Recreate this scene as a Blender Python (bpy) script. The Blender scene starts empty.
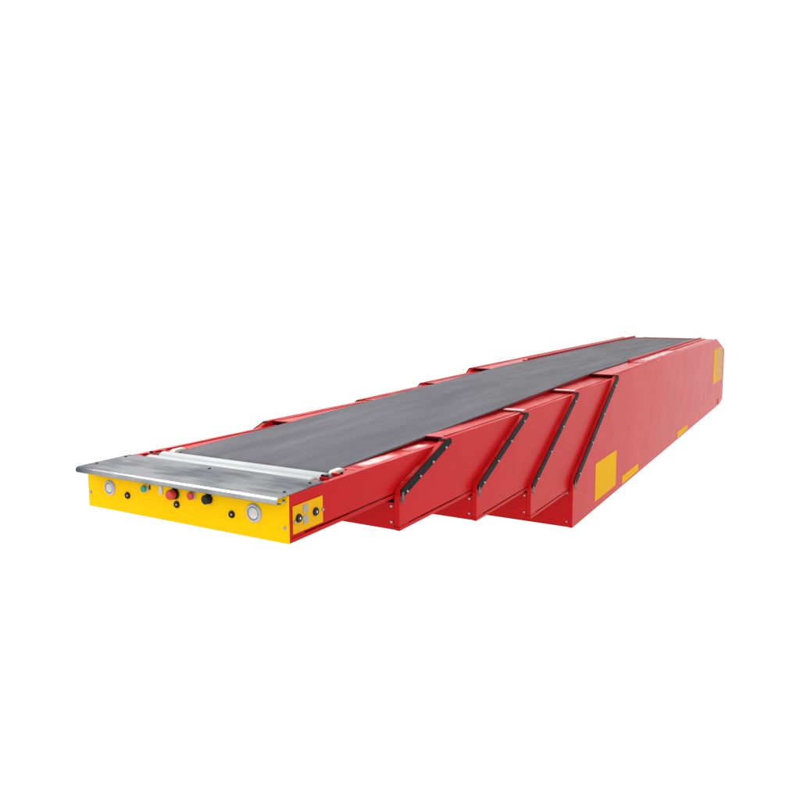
import bpy, bmesh, math, random
from mathutils import Vector, Matrix
random.seed(4)
sc = bpy.context.scene
col = sc.collection

# ------------------------------------------------------------------ camera
cam_d = bpy.data.cameras.new('camera')
cam = bpy.data.objects.new('camera', cam_d)
col.objects.link(cam)
sc.camera = cam
yw, pt, rl = math.radians(-29.6921), math.radians(-6.9531), math.radians(-0.2458)
F = Vector((math.sin(yw) * math.cos(pt), math.cos(yw) * math.cos(pt), math.sin(pt)))
R0 = Vector((math.cos(yw), -math.sin(yw), 0))
U0 = R0.cross(F)
R1 = R0 * math.cos(rl) + U0 * math.sin(rl)
U1 = -R0 * math.sin(rl) + U0 * math.cos(rl)
mw = Matrix((R1, U1, -F)).transposed().to_4x4()
mw.translation = Vector((2.1002, -2.0159, 1.5221))
cam.matrix_world = mw
cam_d.sensor_fit = 'HORIZONTAL'
cam_d.sensor_width = 36.0
cam_d.lens = 782.956 / 800 * 36.0
cam_d.shift_x = -6.3087 / 800
cam_d.shift_y = -13.476 / 800
cam_d.clip_start = 0.05
cam_d.clip_end = 2000

# ------------------------------------------------------------------ light
world = bpy.data.worlds.new('World')
sc.world = world
world.use_nodes = True
bg = world.node_tree.nodes['Background']
bg.inputs['Color'].default_value = (1.0, 1.0, 1.0, 1)
bg.inputs['Strength'].default_value = 1.45


def area(name, loc, target, size, power):
    d = bpy.data.lights.new(name, 'AREA')
    d.shape = 'RECTANGLE'
    d.size, d.size_y = size
    d.energy = power
    d.color = (1, 0.985, 0.96)
    o = bpy.data.objects.new(name, d)
    col.objects.link(o)
    o.location = loc
    o.rotation_euler = (Vector(target) - Vector(loc)).to_track_quat('-Z', 'Y').to_euler()
    return o


area('lip_highlight_lamp', (-2.9, 0.4, 3.9), (-0.6, 0.3, 0.8), (5.0, 0.5), 150)  # unseen lamp, added to draw a highlight along the steel lip

sc.view_settings.view_transform = 'Standard'
sc.view_settings.look = 'None'
sc.view_settings.exposure = 0
sc.view_settings.gamma = 1
sc.view_settings.use_curve_mapping = False
sc.render.engine = 'CYCLES'
sc.cycles.max_bounces = 8
sc.cycles.diffuse_bounces = 5


# ------------------------------------------------------------------ materials
class NT:
    def __init__(self, name):
        self.m = bpy.data.materials.new(name)
        self.m.use_nodes = True
        self.t = self.m.node_tree
        self.b = self.t.nodes['Principled BSDF']

    def n(self, typ, **kw):
        nd = self.t.nodes.new(typ)
        for k, v in kw.items():
            if k in nd.inputs:
                nd.inputs[k].default_value = v
            else:
                setattr(nd, k, v)
        return nd

    def l(self, a, b):
        self.t.links.new(a, b)

    def coords(self, scale=(1, 1, 1)):
        tc = self.n('ShaderNodeTexCoord')
        mp = self.n('ShaderNodeMapping', Scale=scale)
        self.l(tc.outputs['Object'], mp.inputs['Vector'])
        return mp.outputs['Vector']

    def noise(self, scale, detail=4, stretch=(1, 1, 1), rough=0.55):
        nz = self.n('ShaderNodeTexNoise', Scale=scale, Detail=detail, Roughness=rough)
        self.l(self.coords(stretch), nz.inputs['Vector'])
        return nz.outputs['Fac']

    def ramp(self, fac, stops):
        r = self.n('ShaderNodeValToRGB')
        e = r.color_ramp.elements
        while len(e) < len(stops):
            e.new(0.5)
        for i, (p, c) in enumerate(stops):
            e[i].position = p
            e[i].color = (*c, 1) if len(c) == 3 else c
        self.l(fac, r.inputs['Fac'])
        return r.outputs['Color']

    def mapr(self, fac, a, b, lo=0.3, hi=0.7):
        r = self.n('ShaderNodeMapRange')
        r.inputs['From Min'].default_value = lo
        r.inputs['From Max'].default_value = hi
        r.inputs['To Min'].default_value = a
        r.inputs['To Max'].default_value = b
        self.l(fac, r.inputs['Value'])
        return r.outputs['Result']

    def bump(self, fac, strength, dist=0.01):
        bp = self.n('ShaderNodeBump', Strength=strength, Distance=dist)
        self.l(fac, bp.inputs['Height'])
        self.l(bp.outputs['Normal'], self.b.inputs['Normal'])


def paint(name, c, rough=0.3, ior=1.15, var=0.03, wav=0.06):
    t = NT(name)
    t.b.inputs['IOR'].default_value = ior
    nz = t.noise(2.3, 5)
    t.l(t.ramp(nz, [(0.3, tuple(x * (1 - var) for x in c)), (0.7, tuple(min(1, x * (1 + var)) for x in c))]),
        t.b.inputs['Base Color'])
    t.l(t.mapr(t.noise(9, 6), rough - 0.06, rough + 0.1), t.b.inputs['Roughness'])
    if wav:
        t.bump(t.noise(3.0, 1), wav, 0.004)
    return t.m


def plain(name, c, rough=0.5, metal=0.0, spec=0.4):
    t = NT(name)
    t.b.inputs['Metallic'].default_value = metal
    t.b.inputs['Specular IOR Level'].default_value = spec
    nz = t.noise(40, 4)
    t.l(t.ramp(nz, [(0.3, tuple(x * 0.88 for x in c)), (0.7, tuple(min(1, x * 1.1) for x in c))]),
        t.b.inputs['Base Color'])
    t.l(t.mapr(t.noise(25, 3), rough - 0.05, rough + 0.08), t.b.inputs['Roughness'])
    return t.m


def m_red():
    """red enamel; walked-on top faces carry pale scuffs that run along the machine"""
    t = NT('red paint')
    t.b.inputs['IOR'].default_value = 1.158
    c = (0.42, 0.0045, 0.0065)
    base = t.ramp(t.noise(1.6, 4), [(0.3, tuple(x * 0.96 for x in c)), (0.7, tuple(x * 1.04 for x in c))])
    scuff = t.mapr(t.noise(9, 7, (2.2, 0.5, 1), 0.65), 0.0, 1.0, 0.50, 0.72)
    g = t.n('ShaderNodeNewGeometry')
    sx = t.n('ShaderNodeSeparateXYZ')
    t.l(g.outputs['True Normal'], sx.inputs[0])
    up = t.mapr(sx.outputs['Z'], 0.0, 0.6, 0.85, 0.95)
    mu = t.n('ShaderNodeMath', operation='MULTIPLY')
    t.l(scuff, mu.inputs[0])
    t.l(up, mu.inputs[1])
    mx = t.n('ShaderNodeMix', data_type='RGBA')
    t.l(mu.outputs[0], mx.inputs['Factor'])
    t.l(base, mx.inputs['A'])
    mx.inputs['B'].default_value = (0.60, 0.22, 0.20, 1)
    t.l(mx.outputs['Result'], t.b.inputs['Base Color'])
    t.l(t.mapr(t.noise(3, 2), 0.29, 0.32), t.b.inputs['Roughness'])
    return t.m


M = {}
M['red'] = m_red()
M['yellow'] = paint('yellow paint', (0.80, 0.46, 0.001), 0.4, 1.06, 0.02, 0.04)
M['sticker'] = paint('yellow sticker', (0.62, 0.325, 0.006), 0.5, 1.06, 0.04, 0)
M['black'] = plain('black rubber', (0.007, 0.0075, 0.0075), 0.5, 0, 0.05)
M['blackplastic'] = plain('black plastic', (0.006, 0.006, 0.008), 0.4, 0, 0.2)
M['brown'] = plain('dark brown plug', (0.022, 0.005, 0.006), 0.45, 0, 0.15)
M['zinc'] = plain('zinc screw', (0.32, 0.32, 0.32), 0.35, 1.0)
M['hook'] = plain('dull steel', (0.12, 0.12, 0.12), 0.4, 1.0)
M['ring'] = plain('pale grey ring', (0.40, 0.385, 0.41), 0.4)
M['lens'] = plain('frosted lens', (0.50, 0.505, 0.49), 0.25)
M['gasket'] = plain('grey gasket', (0.10, 0.11, 0.11), 0.5)
M['greyplate'] = plain('grey plate', (0.26, 0.255, 0.26), 0.5)
M['green'] = plain('green button', (0.007, 0.255, 0.150), 0.35)
M['redbutton'] = plain('red button', (0.495, 0.027, 0.018), 0.4)
M['pale'] = plain('pale grey plastic', (0.495, 0.480, 0.480), 0.45)
M['cream'] = plain('cream nylon', (0.50, 0.485, 0.43), 0.45)
M['steelroller'] = paint('grey coated roller', (0.345, 0.365, 0.375), 0.4, 1.3, 0.02, 0)
M['white'] = plain('white mark', (0.600, 0.600, 0.600), 0.5)


def m_plate():
    t = NT('galvanised steel')
    t.b.inputs['Metallic'].default_value = 1.0
    a = t.noise(2.6, 4, (0.9, 2.0, 1))
    b = t.noise(16, 4, (0.35, 3.2, 1))
    mx = t.n('ShaderNodeMath', operation='MULTIPLY_ADD')
    t.l(b, mx.inputs[0])
    mx.inputs[1].default_value = 0.35
    t.l(a, mx.inputs[2])
    t.l(t.ramp(mx.outputs[0], [(0.45, (0.060, 0.062, 0.074)), (0.60, (0.15, 0.155, 0.168)), (0.76, (0.33, 0.34, 0.345))]),
        t.b.inputs['Base Color'])
    t.b.inputs['Specular Tint'].default_value = (0.6, 0.6, 0.62, 1)
    t.l(t.mapr(t.noise(14, 4, (1, 3, 1)), 0.2, 0.28), t.b.inputs['Roughness'])
    return t.m


def m_belt():
    t = NT('grey belt rubber')
    a = t.noise(5.0, 7, (1.7, 0.24, 1), 0.6)
    c = t.ramp(a, [(0.25, (0.063, 0.061, 0.073)), (0.5, (0.074, 0.072, 0.086)), (0.76, (0.091, 0.090, 0.104))])
    t.l(c, t.b.inputs['Base Color'])
    t.b.inputs['IOR'].default_value = 1.36
    t.l(t.mapr(a, 0.75, 0.6), t.b.inputs['Roughness'])
    t.bump(t.noise(420, 2), 0.25, 0.0006)
    return t.m


def m_glare(name, c0, c1, red=None):
    """glare painted as a pale tone; with red given it fades raggedly into the red enamel along its edges"""
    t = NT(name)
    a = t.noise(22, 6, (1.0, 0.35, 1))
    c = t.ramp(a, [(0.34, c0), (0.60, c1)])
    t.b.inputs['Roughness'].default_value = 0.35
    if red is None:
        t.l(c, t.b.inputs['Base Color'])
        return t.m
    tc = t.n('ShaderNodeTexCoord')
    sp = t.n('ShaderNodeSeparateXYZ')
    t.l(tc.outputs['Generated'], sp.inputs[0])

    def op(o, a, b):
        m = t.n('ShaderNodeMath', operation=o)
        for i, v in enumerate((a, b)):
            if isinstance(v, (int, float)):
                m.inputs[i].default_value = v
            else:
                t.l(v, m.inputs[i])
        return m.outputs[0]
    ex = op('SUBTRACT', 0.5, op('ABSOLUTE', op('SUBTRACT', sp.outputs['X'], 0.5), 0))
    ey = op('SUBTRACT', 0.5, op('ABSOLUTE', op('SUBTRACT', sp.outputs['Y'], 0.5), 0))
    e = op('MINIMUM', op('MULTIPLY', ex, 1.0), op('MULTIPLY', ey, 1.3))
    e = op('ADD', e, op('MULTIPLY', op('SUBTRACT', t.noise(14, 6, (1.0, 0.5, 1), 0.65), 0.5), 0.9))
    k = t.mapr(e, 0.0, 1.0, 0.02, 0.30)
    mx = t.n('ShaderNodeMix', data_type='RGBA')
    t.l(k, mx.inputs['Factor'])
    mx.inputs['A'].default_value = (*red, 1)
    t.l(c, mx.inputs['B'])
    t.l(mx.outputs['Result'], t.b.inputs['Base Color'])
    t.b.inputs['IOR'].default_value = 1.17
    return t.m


RED = (0.42, 0.0045, 0.0065)
M['plate'] = m_plate()
M['belt'] = m_belt()
M['glarewhite'] = m_glare('white painted glare', (0.48, 0.10, 0.10), (0.62, 0.55, 0.53), RED)
M['glareplate'] = m_glare('painted glare plate', (0.52, 0.22, 0.23), (0.62, 0.46, 0.46), RED)
M['glarestrip'] = m_glare('pale painted glare', (0.52, 0.28, 0.28), (0.62, 0.46, 0.45))
M['paleorange'] = paint('faded orange sticker', (0.48, 0.26, 0.10), 0.5, 1.15, 0.05, 0)


def m_floor():
    t = NT('white floor')
    t.l(t.ramp(t.noise(0.6, 4), [(0.3, (0.87, 0.87, 0.87)), (0.7, (0.89, 0.89, 0.89))]), t.b.inputs['Base Color'])
    t.b.inputs['Roughness'].default_value = 0.7
    t.b.inputs['Specular IOR Level'].default_value = 0.2
    return t.m


M['backdrop_sheet'] = m_floor()


# ------------------------------------------------------------------ mesh helpers
def box(bm, x0, x1, y0, y1, z0, z1, k=0.0, yk=0.0):
    """box; k shears z by k*(y-yk)"""
    vs = [bm.verts.new((x, y, z + k * (y - yk))) for x in (x0, x1) for y in (y0, y1) for z in (z0, z1)]
    for f in ((0, 1, 3, 2), (4, 6, 7, 5), (0, 4, 5, 1), (2, 3, 7, 6), (0, 2, 6, 4), (1, 5, 7, 3)):
        bm.faces.new([vs[i] for i in f])


def prism(bm, poly, x0, x1):
    """poly in (y,z) extruded along x"""
    a = [bm.verts.new((x0, y, z)) for y, z in poly]
    b = [bm.verts.new((x1, y, z)) for y, z in poly]
    n = len(poly)
    bm.faces.new(a)
    bm.faces.new(b[::-1])
    for i in range(n):
        j = (i + 1) % n
        bm.faces.new((a[j], a[i], b[i], b[j]))


def lathe(bm, prof, axis, c, seg=28):
    """prof: list of (radius, along); axis vector; c origin"""
    axis = Vector(axis).normalized()
    t = Vector((0, 0, 1)) if abs(axis.z) < 0.9 else Vector((1, 0, 0))
    u = axis.cross(t).normalized()
    v = axis.cross(u)
    rings = []
    for r, s in prof:
        if r < 1e-6:
            rings.append([bm.verts.new(Vector(c) + axis * s)])
        else:
            rings.append([bm.verts.new(Vector(c) + axis * s + (u * math.cos(6.28318530718 * i / seg) + v * math.sin(6.28318530718 * i / seg)) * r)
                          for i in range(seg)])
    for A, B in zip(rings, rings[1:]):
        for i in range(seg):
            j = (i + 1) % seg
            if len(A) == 1 and len(B) == 1:
                continue
            if len(A) == 1:
                bm.faces.new((A[0], B[i], B[j]))
            elif len(B) == 1:
                bm.faces.new((A[i], A[j], B[0]))
            else:
                bm.faces.new((A[i], A[j], B[j], B[i]))


def obj(name, bm, mat, parent=None, bevel=0.0, seg=2, label=None, angle=35):
    bmesh.ops.recalc_face_normals(bm, faces=bm.faces)
    for f in bm.faces:
        f.smooth = True
    for e in bm.edges:
        if len(e.link_faces) == 2 and e.calc_face_angle(0) > math.radians(angle):
            e.smooth = False
    me = bpy.data.meshes.new(name)
    bm.to_mesh(me)
    bm.free()
    me.materials.append(mat)
    o = bpy.data.objects.new(name, me)
    col.objects.link(o)
    if parent:
        o.parent = parent
    if bevel:
        md = o.modifiers.new('bevel', 'BEVEL')
        md.width = bevel
        md.segments = seg
        md.limit_method = 'ANGLE'
        md.angle_limit = math.radians(35)
        md.harden_normals = False
    if label:
        o['label'] = label
    return o


def B():
    return bmesh.new()


def bolt_mesh(r, h, axis):
    bm = B()
    lathe(bm, [(0, -0.004), (r, -0.004), (r, h * 0.5), (r * 0.75, h), (0, h)], axis, (0, 0, 0), 14)
    return bm


def copy_at(src, loc, parent):
    c = src.copy()
    col.objects.link(c)
    c.parent = parent
    c.location = loc
    return c


# ------------------------------------------------------------------ backdrop
bm = B()
box(bm, -400, 400, -400, 400, -2.8, -2.5)  # white sheet put well below the conveyor so no shadow shows on it
fl = obj('backdrop', bm, M['backdrop_sheet'])
fl['kind'] = 'structure'
fl['label'] = 'plain white backdrop sheet set far below the conveyor to stay free of its shadow'

# ------------------------------------------------------------------ conveyor
conv = bpy.data.objects.new('telescopic_conveyor', None)
col.objects.link(conv)
conv['label'] = 'red telescopic belt conveyor with grey belt and yellow front control panel on plain white'
conv['category'] = 'conveyor'


def belt_z(y):
    if y < 3.9:
        return 0.840 + (y - 0.40) * (0.905 - 0.840) / 3.5
    if y < 7.6:
        return 0.905
    return 0.905 - 0.030 * ((y - 7.6) / 1.5) ** 1.5


# name, half width, y front, z bottom, z vert top, y slant top, z top, end y, sag
SEC = [
    dict(w=0.500, y=0.000, zb=0.6815, zv=0.846, ys=0.000, zt=0.847, ye=1.75, k=-0.013),
    dict(w=0.526, y=0.682, zb=0.5413, zv=0.661, ys=1.179, zt=0.858, ye=2.70, k=-0.012),
    dict(w=0.552, y=1.384, zb=0.4030, zv=0.530, ys=2.090, zt=0.854, ye=3.60, k=0.0),
    dict(w=0.573, y=2.075, zb=0.2380, zv=0.3885, ys=3.004, zt=0.870, ye=4.55, k=0.0),
    dict(w=0.599, y=2.767, zb=0.0, zv=0.2457, ys=3.914, zt=0.899, ye=9.34, k=0.0),
]
G = 0.0245      # side panel thickness
FL = 0.392      # inner edge of the top flange

bolt_x = obj('bolt', bolt_mesh(0.0055, 0.005, (1, 0, 0)), M['zinc'])
bolt_y = obj('bolt', bolt_mesh(0.0062, 0.005, (0, -1, 0)), M['zinc'])
sources = [bolt_x, bolt_y]

# slanted mouth of each section: (y, z) at its foot, (y, z) at its top, width of the black trim
SLANT = [None, ((0.683, 0.712), (1.112, 0.858), 0.039), ((1.385, 0.580), (2.031, 0.854), 0.037),
         ((2.076, 0.432), (2.885, 0.870), 0.038), ((2.768, 0.309), (3.765, 0.899), 0.050)]


sections = []
for i, s in enumerate(SEC):
    w, y0, zb, zv, ys, zt, ye, k = (s[q] for q in ('w', 'y', 'zb', 'zv', 'ys', 'zt', 'ye', 'k'))
    last = i == 4
    bm = B()
    kb = k * 0.5
    for sg in (1, -1):
        xi, xo = sorted((sg * (w - G), sg * w))
        if i == 0:
            top = [(0.0, zt), (0.205, zt - 0.001), (ye, zt + k * ye)]
            poly = [(0, zb + 0.021)] + top + [(ye, zb + 0.021 + kb * ye)]
        elif not last:
            poly = [(y0, zb + 0.021), (y0, zv), (ys, zt), (ye, zt + k * (ye - ys)), (ye, zb + 0.021 + kb * (ye - y0))]
        else:
            poly = [(y0, zb), (y0, zv), (ys, zt), (8.62, zt), (9.34, 0.7226), (9.34, 0.05), (9.10, 0.0)]
        if i:
            poly[1], poly[2] = SLANT[i][0], SLANT[i][1]
            yf = poly[2][0] + 0.028
        prism(bm, poly, xi, xo)
        if not last:
            # lower edge rail below a narrow dark joint, and the closed piece at the front of the joint
            ro = sg * (w + 0.001)
            ri = sg * (w - G + 0.002)
            a, b = sorted((ri, ro))
            box(bm, a, b, y0 + 0.001, ye, zb, zb + 0.0145, kb, y0)
            box(bm, a, b - 0.0025 if sg > 0 else b, y0 + 0.002, y0 + 0.085, zb + 0.0147, zb + 0.0208, kb, y0)
        # top flange beside the belt
        fy0 = 0.452 if i == 0 else yf + 0.003
        ft = zt - 0.003
        a, b = sorted((sg * FL, sg * (w - G - 0.0008)))
        fye = ye - 0.02 if not last else 8.60
        kk = k
        if last:
            box(bm, a, b, fy0, fye, ft - 0.012, ft)
        else:
            box(bm, a, b, fy0, fye, ft - 0.012 + kk * (fy0 - ys), ft + kk * (fy0 - ys), kk, fy0)
        # slim raised rib along the flange
        if i:
            a, b = sorted((sg * (w - G - 0.024), sg * (w - G - 0.010)))
            ry0, rye = fy0 + 0.03, (SEC[i + 1]['ys'] + 0.2 if not last else 8.5)
            box(bm, a, b, ry0, rye, ft + kk * (ry0 - ys) + 0.0002, ft + kk * (ry0 - ys) + 0.0035, kk, ry0)
    # bottom plate and front plate
    box(bm, -(w - G - 0.001), w - G - 0.001, y0 + 0.012, ye - 0.02, zb + 0.002, zb + 0.010, kb if not last else 0, y0)
    if i:
        box(bm, -(w - G - 0.0006), w - G - 0.0006, y0 + 0.0015, y0 + 0.011, zb + 0.0015, zv - 0.004)
    if last:
        prism(bm, [(8.605, zt - 0.003), (9.30, 0.7226), (9.33, 0.7226), (9.33, 0.02), (9.30, 0.02), (9.30, 0.70), (8.605, zt - 0.02)],
              -(w - G - 0.001), w - G - 0.001)
    # slider bed under the belt
    d0 = 0.43 if i == 0 else ys
    s['yf'] = 0.0 if i == 0 else yf
    d1 = SEC[i + 1]['ys'] - 0.002 if not last else 8.58
    ns = 1 if not last else 6
    for q in range(ns):
        a, b = d0 + (d1 - d0) * q / ns, d0 + (d1 - d0) * (q + 1) / ns
        prism(bm, [(a, belt_z(a) - 0.055), (a, belt_z(a) - 0.0125), (b, belt_z(b) - 0.0125), (b, belt_z(b) - 0.055)], -0.382, 0.382)
    name = 'base_section' if last else 'telescopic_section'
    so = obj(name, bm, M['red'], conv, bevel=0.0022, seg=2)
    so['label'] = ['red foremost section carrying the yellow panel', 'red section just behind the foremost one',
                   'red middle section of the telescope', 'red section next to the long base',
                   'long red base section'][i]
    sections.append(so)
    if not i:
        continue
    # black angle trim along the slanted mouth, one on each side
    P0 = Vector((0, *SLANT[i][0]))
    P1 = Vector((0, *SLANT[i][1]))
    L = (P1 - P0).length
    d = (P1 - P0) / L
    n = Vector((0, -d.z, d.y))
    r = SLANT[i][2]
    for sg in (1, -1):
        bm = B()
        tp = lambda o, drop: P1 - n * o + d * ((o * d.y - drop) / d.z)
        pts = [P0 + d * 0.004 + n * 0.001, tp(0, 0.004) + n * 0.001, tp(r * 0.4, 0.004), tp(r * 0.4, 0.004) - n * (r * 0.6) - d * 0.004, P0 + d * 0.026 - n * r, P0 + d * 0.008 - n * r * 0.8]
        pts = [(q.y, q.z) for q in pts]
        x0, x1 = sorted((sg * (w + 0.0012), sg * (w + 0.007)))
        prism(bm, pts, x0, x1)
        obj('edge_trim', bm, M['black'], so, bevel=0.0012)
    # black shadow-gap seal under the flange front edge
    for sg in (1, -1):
        bm = B()
        a, b = sorted((sg * (FL + 0.004), sg * (w - 0.004)))
        box(bm, a, b, yf - 0.003, yf + 0.0025, zt - 0.0110, zt - 0.0056)
        a, b = sorted((sg * (w - G - 0.001), sg * (w + 0.0011)))
        e0, e1 = P1 - d * (0.0090 / d.z) + n * 0.0005, P1 - d * (0.0035 / d.z) + n * 0.0005
        prism(bm, [(e0.y, e0.z), (e1.y, e1.z), (e1.y + n.y * 0.003, e1.z + n.z * 0.003), (e0.y + n.y * 0.003, e0.z + n.z * 0.003)], a, b)
        obj('front_seal', bm, M['black'], so, bevel=0.0006)
    # bolts on the trim and on the front plate
    for q in (0.10, 0.37, 0.64, 0.93):
        c = P0 + d * (L * q) - n * (r * 0.72)
        copy_at(bolt_x, (w + 0.0078, c.y, c.z), so)
    for zz in ((zv - 0.018, zb + 0.035) if not last else (zv - 0.018, zb + 0.04)):
        copy_at(bolt_y, (w - G - 0.012, y0 + 0.0005, zz), so)
    # small hook at the foot of the trim
    bm = B()
    box(bm, w + 0.0074, w + 0.0105, y0 + 0.008, y0 + 0.024, P0.z - 0.045, P0.z - 0.008)
    box(bm, w + 0.0075, w + 0.014, y0 + 0.0085, y0 + 0.0235, P0.z - 0.051, P0.z - 0.0452)
    obj('hook', bm, M['hook'], so, bevel=0.001)

base = sections[4]

# glare painted as pale strips across the flange fronts of two sections
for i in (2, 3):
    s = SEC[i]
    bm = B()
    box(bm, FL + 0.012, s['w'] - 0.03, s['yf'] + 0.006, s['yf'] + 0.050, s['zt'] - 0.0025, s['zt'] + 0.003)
    obj('flange_glare', bm, M['glarestrip'], sections[i], bevel=0.002, label='pale pinkish painted glare across the flange front')

# glare painted as pale patches on the foremost section's flange
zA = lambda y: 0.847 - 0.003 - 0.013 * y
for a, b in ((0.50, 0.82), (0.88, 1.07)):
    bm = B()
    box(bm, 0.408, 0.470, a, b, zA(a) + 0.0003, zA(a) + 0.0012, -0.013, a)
    obj('glare_patch', bm, M['glarewhite'], sections[0], label='white painted glare on the flange')

# glare painted as a pale plate on the base flange; raised guard rails along the belt
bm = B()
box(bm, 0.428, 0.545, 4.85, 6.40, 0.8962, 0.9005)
obj('cover_plate', bm, M['glareplate'], base, bevel=0.001, label='painted glare plate on the red flange')  # painted glare, not a cover plate
for sg in (1, -1):
    bm = B()
    a, b = sorted((sg * 0.409, sg * 0.424))
    box(bm, a, b, 4.85 if sg > 0 else 4.6, 8.55, 0.8965, 0.922)
    a, b = sorted((sg * 0.4245, sg * 0.470))
    box(bm, a, b, 6.42 if sg > 0 else 4.6, 8.55, 0.8965, 0.905)
    obj('guard_rail', bm, M['red'], base, bevel=0.002)


# stickers on the base side
def sticker(name, y0, y1, z0, z1, mat, label, x=0.5993):
    bm = B()
    box(bm, x, x + 0.0012, y0, y1, z0, z1)
    return obj(name, bm, mat, base, label=label)


sticker('warning_sticker', 3.265, 3.815, 0.054, 0.325, M['sticker'], 'large plain yellow sticker')
sticker('warning_sticker', 4.01, 4.53, 0.019, 0.082, M['sticker'], 'low yellow strip beside the large sticker')
sticker('warning_sticker', 6.20, 6.74, 0.019, 0.080, M['sticker'], 'low yellow strip farther along the base')
sticker('warning_sticker', 8.43, 8.66, 0.331, 0.768, M['sticker'], 'bright yellow edge of the tall rear sticker')
sticker('warning_sticker', 8.662, 9.18, 0.331, 0.775, M['paleorange'], 'faded orange tall sticker at the rear end')
bm = B()
prism(bm, [(8.70, 0.345), (9.02, 0.345), (8.86, 0.415)], 0.6008, 0.6014)
obj('warning_mark', bm, M['sticker'], base, label='small yellow triangle at the foot of the rear sticker')
bm = B()
box(bm, 0.5995, 0.606, 8.93, 9.06, 0.02, 0.085)
obj('rear_foot', bm, M['redbutton'], base, bevel=0.002)

# ------------------------------------------------------------------ belt
bm = B()
top, bot = [], []
r = 0.034
yc = 0.405
ang = [math.radians(a) for a in range(250, 89, -10)]
path = []
for a in ang:
    path.append((yc + r * math.cos(a), belt_z(yc) - r + r * math.sin(a)))
yy = 0.46
while yy < 9.02:
    path.append((yy, belt_z(yy)))
    yy += 0.11
r2 = 0.09
zc = belt_z(9.02) - r2
for a in range(90, -100, -10):
    path.append((9.02 + r2 * math.cos(math.radians(a)), zc + r2 * math.sin(math.radians(a))))
XS = [-0.40, -0.2, 0, 0.2, 0.40]
rows_t, rows_b = [], []
for j, (y, z) in enumerate(path):
    p0, p1 = path[max(0, j - 1)], path[min(len(path) - 1, j + 1)]
    t = Vector((p1[0] - p0[0], p1[1] - p0[1])).normalized()
    nn = Vector((-t.y, t.x))
    wv = 0.0012 * math.sin(y * 7.3) + 0.0008 * math.sin(y * 17)
    rows_t.append([bm.verts.new((x + (wv if abs(x) > 0.3 else 0), y, z)) for x in XS])
    rows_b.append([bm.verts.new((x + (wv if abs(x) > 0.3 else 0), y - nn.x * 0.007, z - nn.y * 0.007)) for x in XS])
for j in range(len(path) - 1):
    for q in range(4):
        bm.faces.new((rows_t[j][q], rows_t[j][q + 1], rows_t[j + 1][q + 1], rows_t[j + 1][q]))
        bm.faces.new((rows_b[j][q], rows_b[j + 1][q], rows_b[j + 1][q + 1], rows_b[j][q + 1]))
    bm.faces.new((rows_t[j][0], rows_t[j + 1][0], rows_b[j + 1][0], rows_b[j][0]))
    bm.faces.new((rows_t[j][4], rows_b[j][4], rows_b[j + 1][4], rows_t[j + 1][4]))
for e in (0, -1):
    for q in range(4):
        bm.faces.new((rows_t[e][q], rows_b[e][q], rows_b[e][q + 1], rows_t[e][q + 1]))
obj('belt', bm, M['belt'], conv)

# ------------------------------------------------------------------ nose: pulleys, rollers, cover plate
front = sections[0]
zr = 0.8500


def roller(y, rad, x0, x1, mat, name):
    bm = B()
    L = x1 - x0
    lathe(bm, [(0, 0), (rad - 0.003, 0), (rad, 0.004), (rad, L - 0.004), (rad - 0.003, L), (0, L)], (1, 0, 0), (x0, y, zr - rad), 40)
    return obj(name, bm, mat, conv)


for y in (0.2405, 0.3155):
    ro = roller(y, 0.0350, -0.425, 0.425, M['steelroller'], 'roller')
    for sg in (1, -1):
        bm = B()
        lathe(bm, [(0, 0), (0.011, 0), (0.011, 0.03), (0, 0.03)], (sg, 0, 0), (sg * 0.4252, y, zr - 0.0350), 16)
        obj('axle', bm, M['blackplastic'], ro)
bm = B()
lathe(bm, [(0, 0), (0.0255, 0), (0.0255, 0.80), (0, 0.80)], (1, 0, 0), (-0.40, yc, belt_z(yc) - r), 32)
pul = obj('nose_pulley', bm, M['steelroller'], conv)
for sg in (1, -1):
    bm = B()
    a, b = sorted((sg * 0.403, sg * 0.4305))
    prism(bm, [(0.358, 0.80), (0.358, 0.840), (0.372, 0.8485), (0.420, 0.8485), (0.432, 0.842), (0.432, 0.80)], a, b)
    obj('bearing_cap', bm, M['cream'], pul, bevel=0.003)
# red side channel beside the rollers
for sg in (1, -1):
    bm = B()
    a, b = sorted((sg * 0.432, sg * 0.467))
    box(bm, a, b, 0.206, 0.449, 0.79, 0.838)
    for ya, yb in ((0.2065, 0.222), (0.262, 0.287), (0.338, 0.352)):
        box(bm, a, b, ya, yb, 0.8382, 0.8485)
    br = obj('roller_bracket', bm, M['red'], front, bevel=0.002)
    for ya, yb in ((0.226, 0.256), (0.294, 0.330)):
        bm = B()
        box(bm, sg * 0.4335 if sg > 0 else -0.458, 0.458 if sg > 0 else sg * 0.4335, ya, yb, 0.8383, 0.8395)
        obj('axle_slot', bm, M['blackplastic'], front)
for x, y, z in ((0.440, 0.274, 0.849), (0.458, 0.274, 0.849), (0.452, 0.375, 0.839), (-0.447, 0.274, 0.849)):
    bm = B()
    lathe(bm, [(0, 0), (0.008, 0), (0.008, 0.006), (0.005, 0.008), (0, 0.008)], (0, 0, 1), (x, y, z - 0.001), 6)
    obj('bolt', bm, M['blackplastic'], front)

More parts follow.
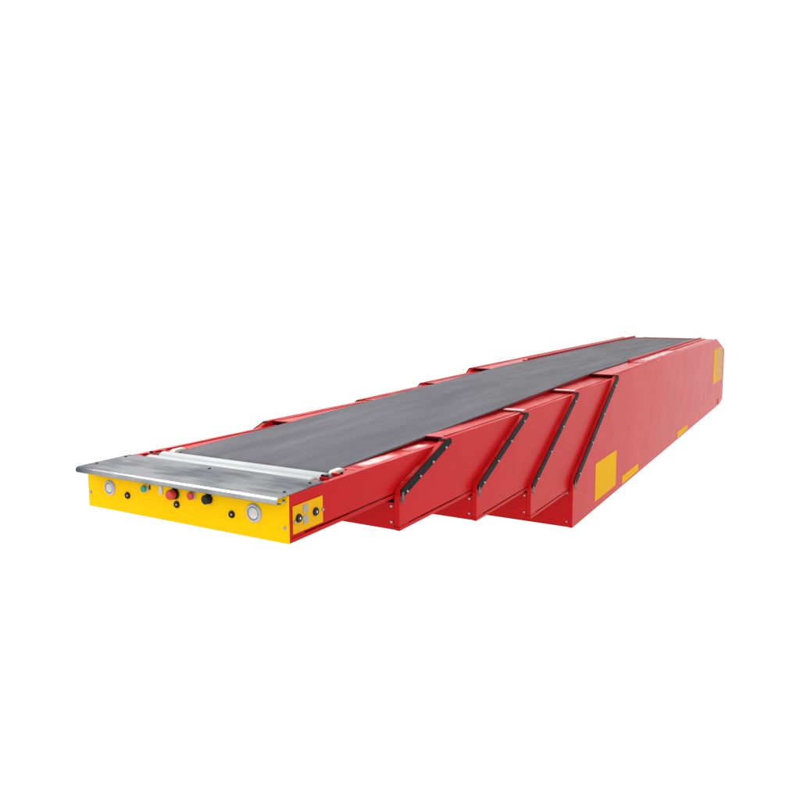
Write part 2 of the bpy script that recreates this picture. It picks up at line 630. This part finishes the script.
# galvanised cover with a rolled front lip
bm = B()
T = 0.8504
poly = [(0.203, T), (0.203, T - 0.003)]
for a in range(90, 271, 15):
    poly.append((-0.050 + 0.0095 * math.cos(math.radians(a)), T - 0.0125 + 0.0095 * math.sin(math.radians(a))))
poly += [(-0.036, T - 0.022), (-0.036, T - 0.025)]
for a in range(270, 89, -15):
    poly.append((-0.050 + 0.0125 * math.cos(math.radians(a)), T - 0.0125 + 0.0125 * math.sin(math.radians(a))))
prism(bm, poly, -0.4965, 0.4965)
cov = obj('cover_plate', bm, M['plate'], conv, bevel=0.0008, seg=1, label='galvanised steel cover with rolled front lip')
for x, y in ((-0.474, 0.02), (-0.474, 0.163), (-0.015, 0.166), (0.462, 0.022), (0.462, 0.166)):
    bm = B()
    lathe(bm, [(0, 0), (0.0065, 0), (0.0065, 0.002), (0.004, 0.0035), (0, 0.0035)], (0, 0, 1), (x, y, T - 0.0006), 14)
    obj('screw', bm, M['blackplastic'], cov)

# ------------------------------------------------------------------ yellow front panel
bm = B()
box(bm, -0.5, 0.5, -0.0052, -0.0012, 0.6805, 0.8462)
pan = obj('front_panel', bm, M['yellow'], conv, bevel=0.001)
YP = -0.0054


def disc(name, x, z, prof, mat, parent=pan, label=None, seg=28, axis=(0, -1, 0), y=YP):
    bm = B()
    lathe(bm, prof, axis, (x, y, z), seg)
    return obj(name, bm, mat, parent, label=label)


for x, q in ((-0.372, 0.84), (0.351, 0.96)):
    lp = disc('indicator_lamp', x, 0.769, [(0, 0), (0.035 * q, 0), (0.035 * q, 0.003), (0.031 * q, 0.007), (0.0255 * q, 0.007), (0.0245 * q, 0.003), (0, 0.003)], M['ring'], label='round lamp with pale ring')
    disc('lamp_gasket', x, 0.769, [(0, 0.0032), (0.0240 * q, 0.0032), (0.0240 * q, 0.0036), (0, 0.0036)], M['gasket'])
    disc('lamp_lens', x, 0.769, [(0, 0.0038), (0.0215 * q, 0.0038), (0.021 * q, 0.006), (0.014 * q, 0.009), (0, 0.010)], M['lens'])
for x, z in ((-0.274, 0.751), (-0.015, 0.750), (0.250, 0.750)):
    disc('sensor_plug', x, z, [(0, 0), (0.0135, 0), (0.0135, 0.003), (0.0115, 0.006), (0.0065, 0.006), (0.0055, 0.003), (0, 0.003)], M['brown'])
    disc('plug_pin', x, z, [(0, 0.0032), (0.004, 0.0032), (0.0035, 0.005), (0, 0.006)], M['ring'], seg=16)


def button(x, z, rad, h, cap, base_mat, label):
    disc('button_collar', x, z, [(0, 0), (rad * 1.12, 0), (rad * 1.12, 0.004), (rad * 0.98, 0.007), (0, 0.007)], base_mat)
    disc('push_button', x, z, [(0, 0.007), (rad * 0.7, 0.007), (rad * 0.7, h * 0.45), (rad, h * 0.5), (rad, h * 0.88), (rad * 0.85, h), (0, h * 1.03)], cap, label=label)


button(-0.176, 0.790, 0.0130, 0.015, M['green'], M['ring'], 'green push button')
button(-0.022, 0.790, 0.0190, 0.032, M['redbutton'], M['blackplastic'], 'large red mushroom stop button')
button(0.064, 0.794, 0.0150, 0.015, M['redbutton'], M['ring'], 'smaller red push button')
disc('selector_knob', 0.143, 0.792, [(0, 0), (0.019, 0), (0.019, 0.004), (0.0175, 0.006), (0.017, 0.020), (0.014, 0.023), (0, 0.023)], M['blackplastic'], label='black selector knob')
bm = B()
box(bm, -0.103, -0.085, -0.010, YP, 0.778, 0.812)
obj('rocker_switch', bm, M['pale'], pan, bevel=0.002, label='pale translucent rocker switch')
bm = B()
box(bm, -0.157, -0.149, -0.0075, YP, 0.788, 0.806)
obj('name_plate', bm, M['brown'], pan, bevel=0.001)
for x, z in ((0.482, 0.826), (0.482, 0.735), (-0.486, 0.738)):
    disc('screw', x, z, [(0, 0), (0.0065, 0), (0.0065, 0.002), (0.004, 0.0035), (0, 0.0035)], M['zinc'], seg=14)

# ------------------------------------------------------------------ yellow side control plate
bm = B()
box(bm, 0.5006, 0.5032, 0.014, 0.184, 0.7095, 0.806)
cp = obj('side_control_panel', bm, M['sticker'], conv, bevel=0.0006)
XP = 0.5033
for y, z in ((0.043, 0.760), (0.139, 0.759)):
    disc('rotary_switch', 0, z, [(0, 0), (0.0148, 0), (0.0148, 0.004), (0.0128, 0.0075), (0, 0.0075)], M['blackplastic'], cp, axis=(1, 0, 0), y=y).location.x = XP
    bm = B()
    prism(bm, [(y - 0.0042, z - 0.0013), (y + 0.0042, z - 0.0013), (y + 0.0042, z + 0.0013), (y - 0.0042, z + 0.0013)], XP + 0.0076, XP + 0.0086)
    prism(bm, [(y - 0.0013, z - 0.0048), (y + 0.0013, z - 0.0048), (y + 0.0013, z + 0.0048), (y - 0.0013, z + 0.0048)], XP + 0.0077, XP + 0.0088)
    obj('switch_mark', bm, M['white'], cp, label='white cross mark on the switch')
for z0 in (0.733, 0.7705):
    bm = B()
    box(bm, XP, XP + 0.002, 0.069, 0.096, z0, z0 + 0.028)
    obj('name_plate', bm, M['greyplate'], cp, bevel=0.0006, label='small grey plate between the switches')
for y, z in ((0.0205, 0.752), (0.181, 0.756)):
    copy_at(bolt_x, (XP + 0.001, y, z), cp)

for s in sources:
    bpy.data.objects.remove(s)
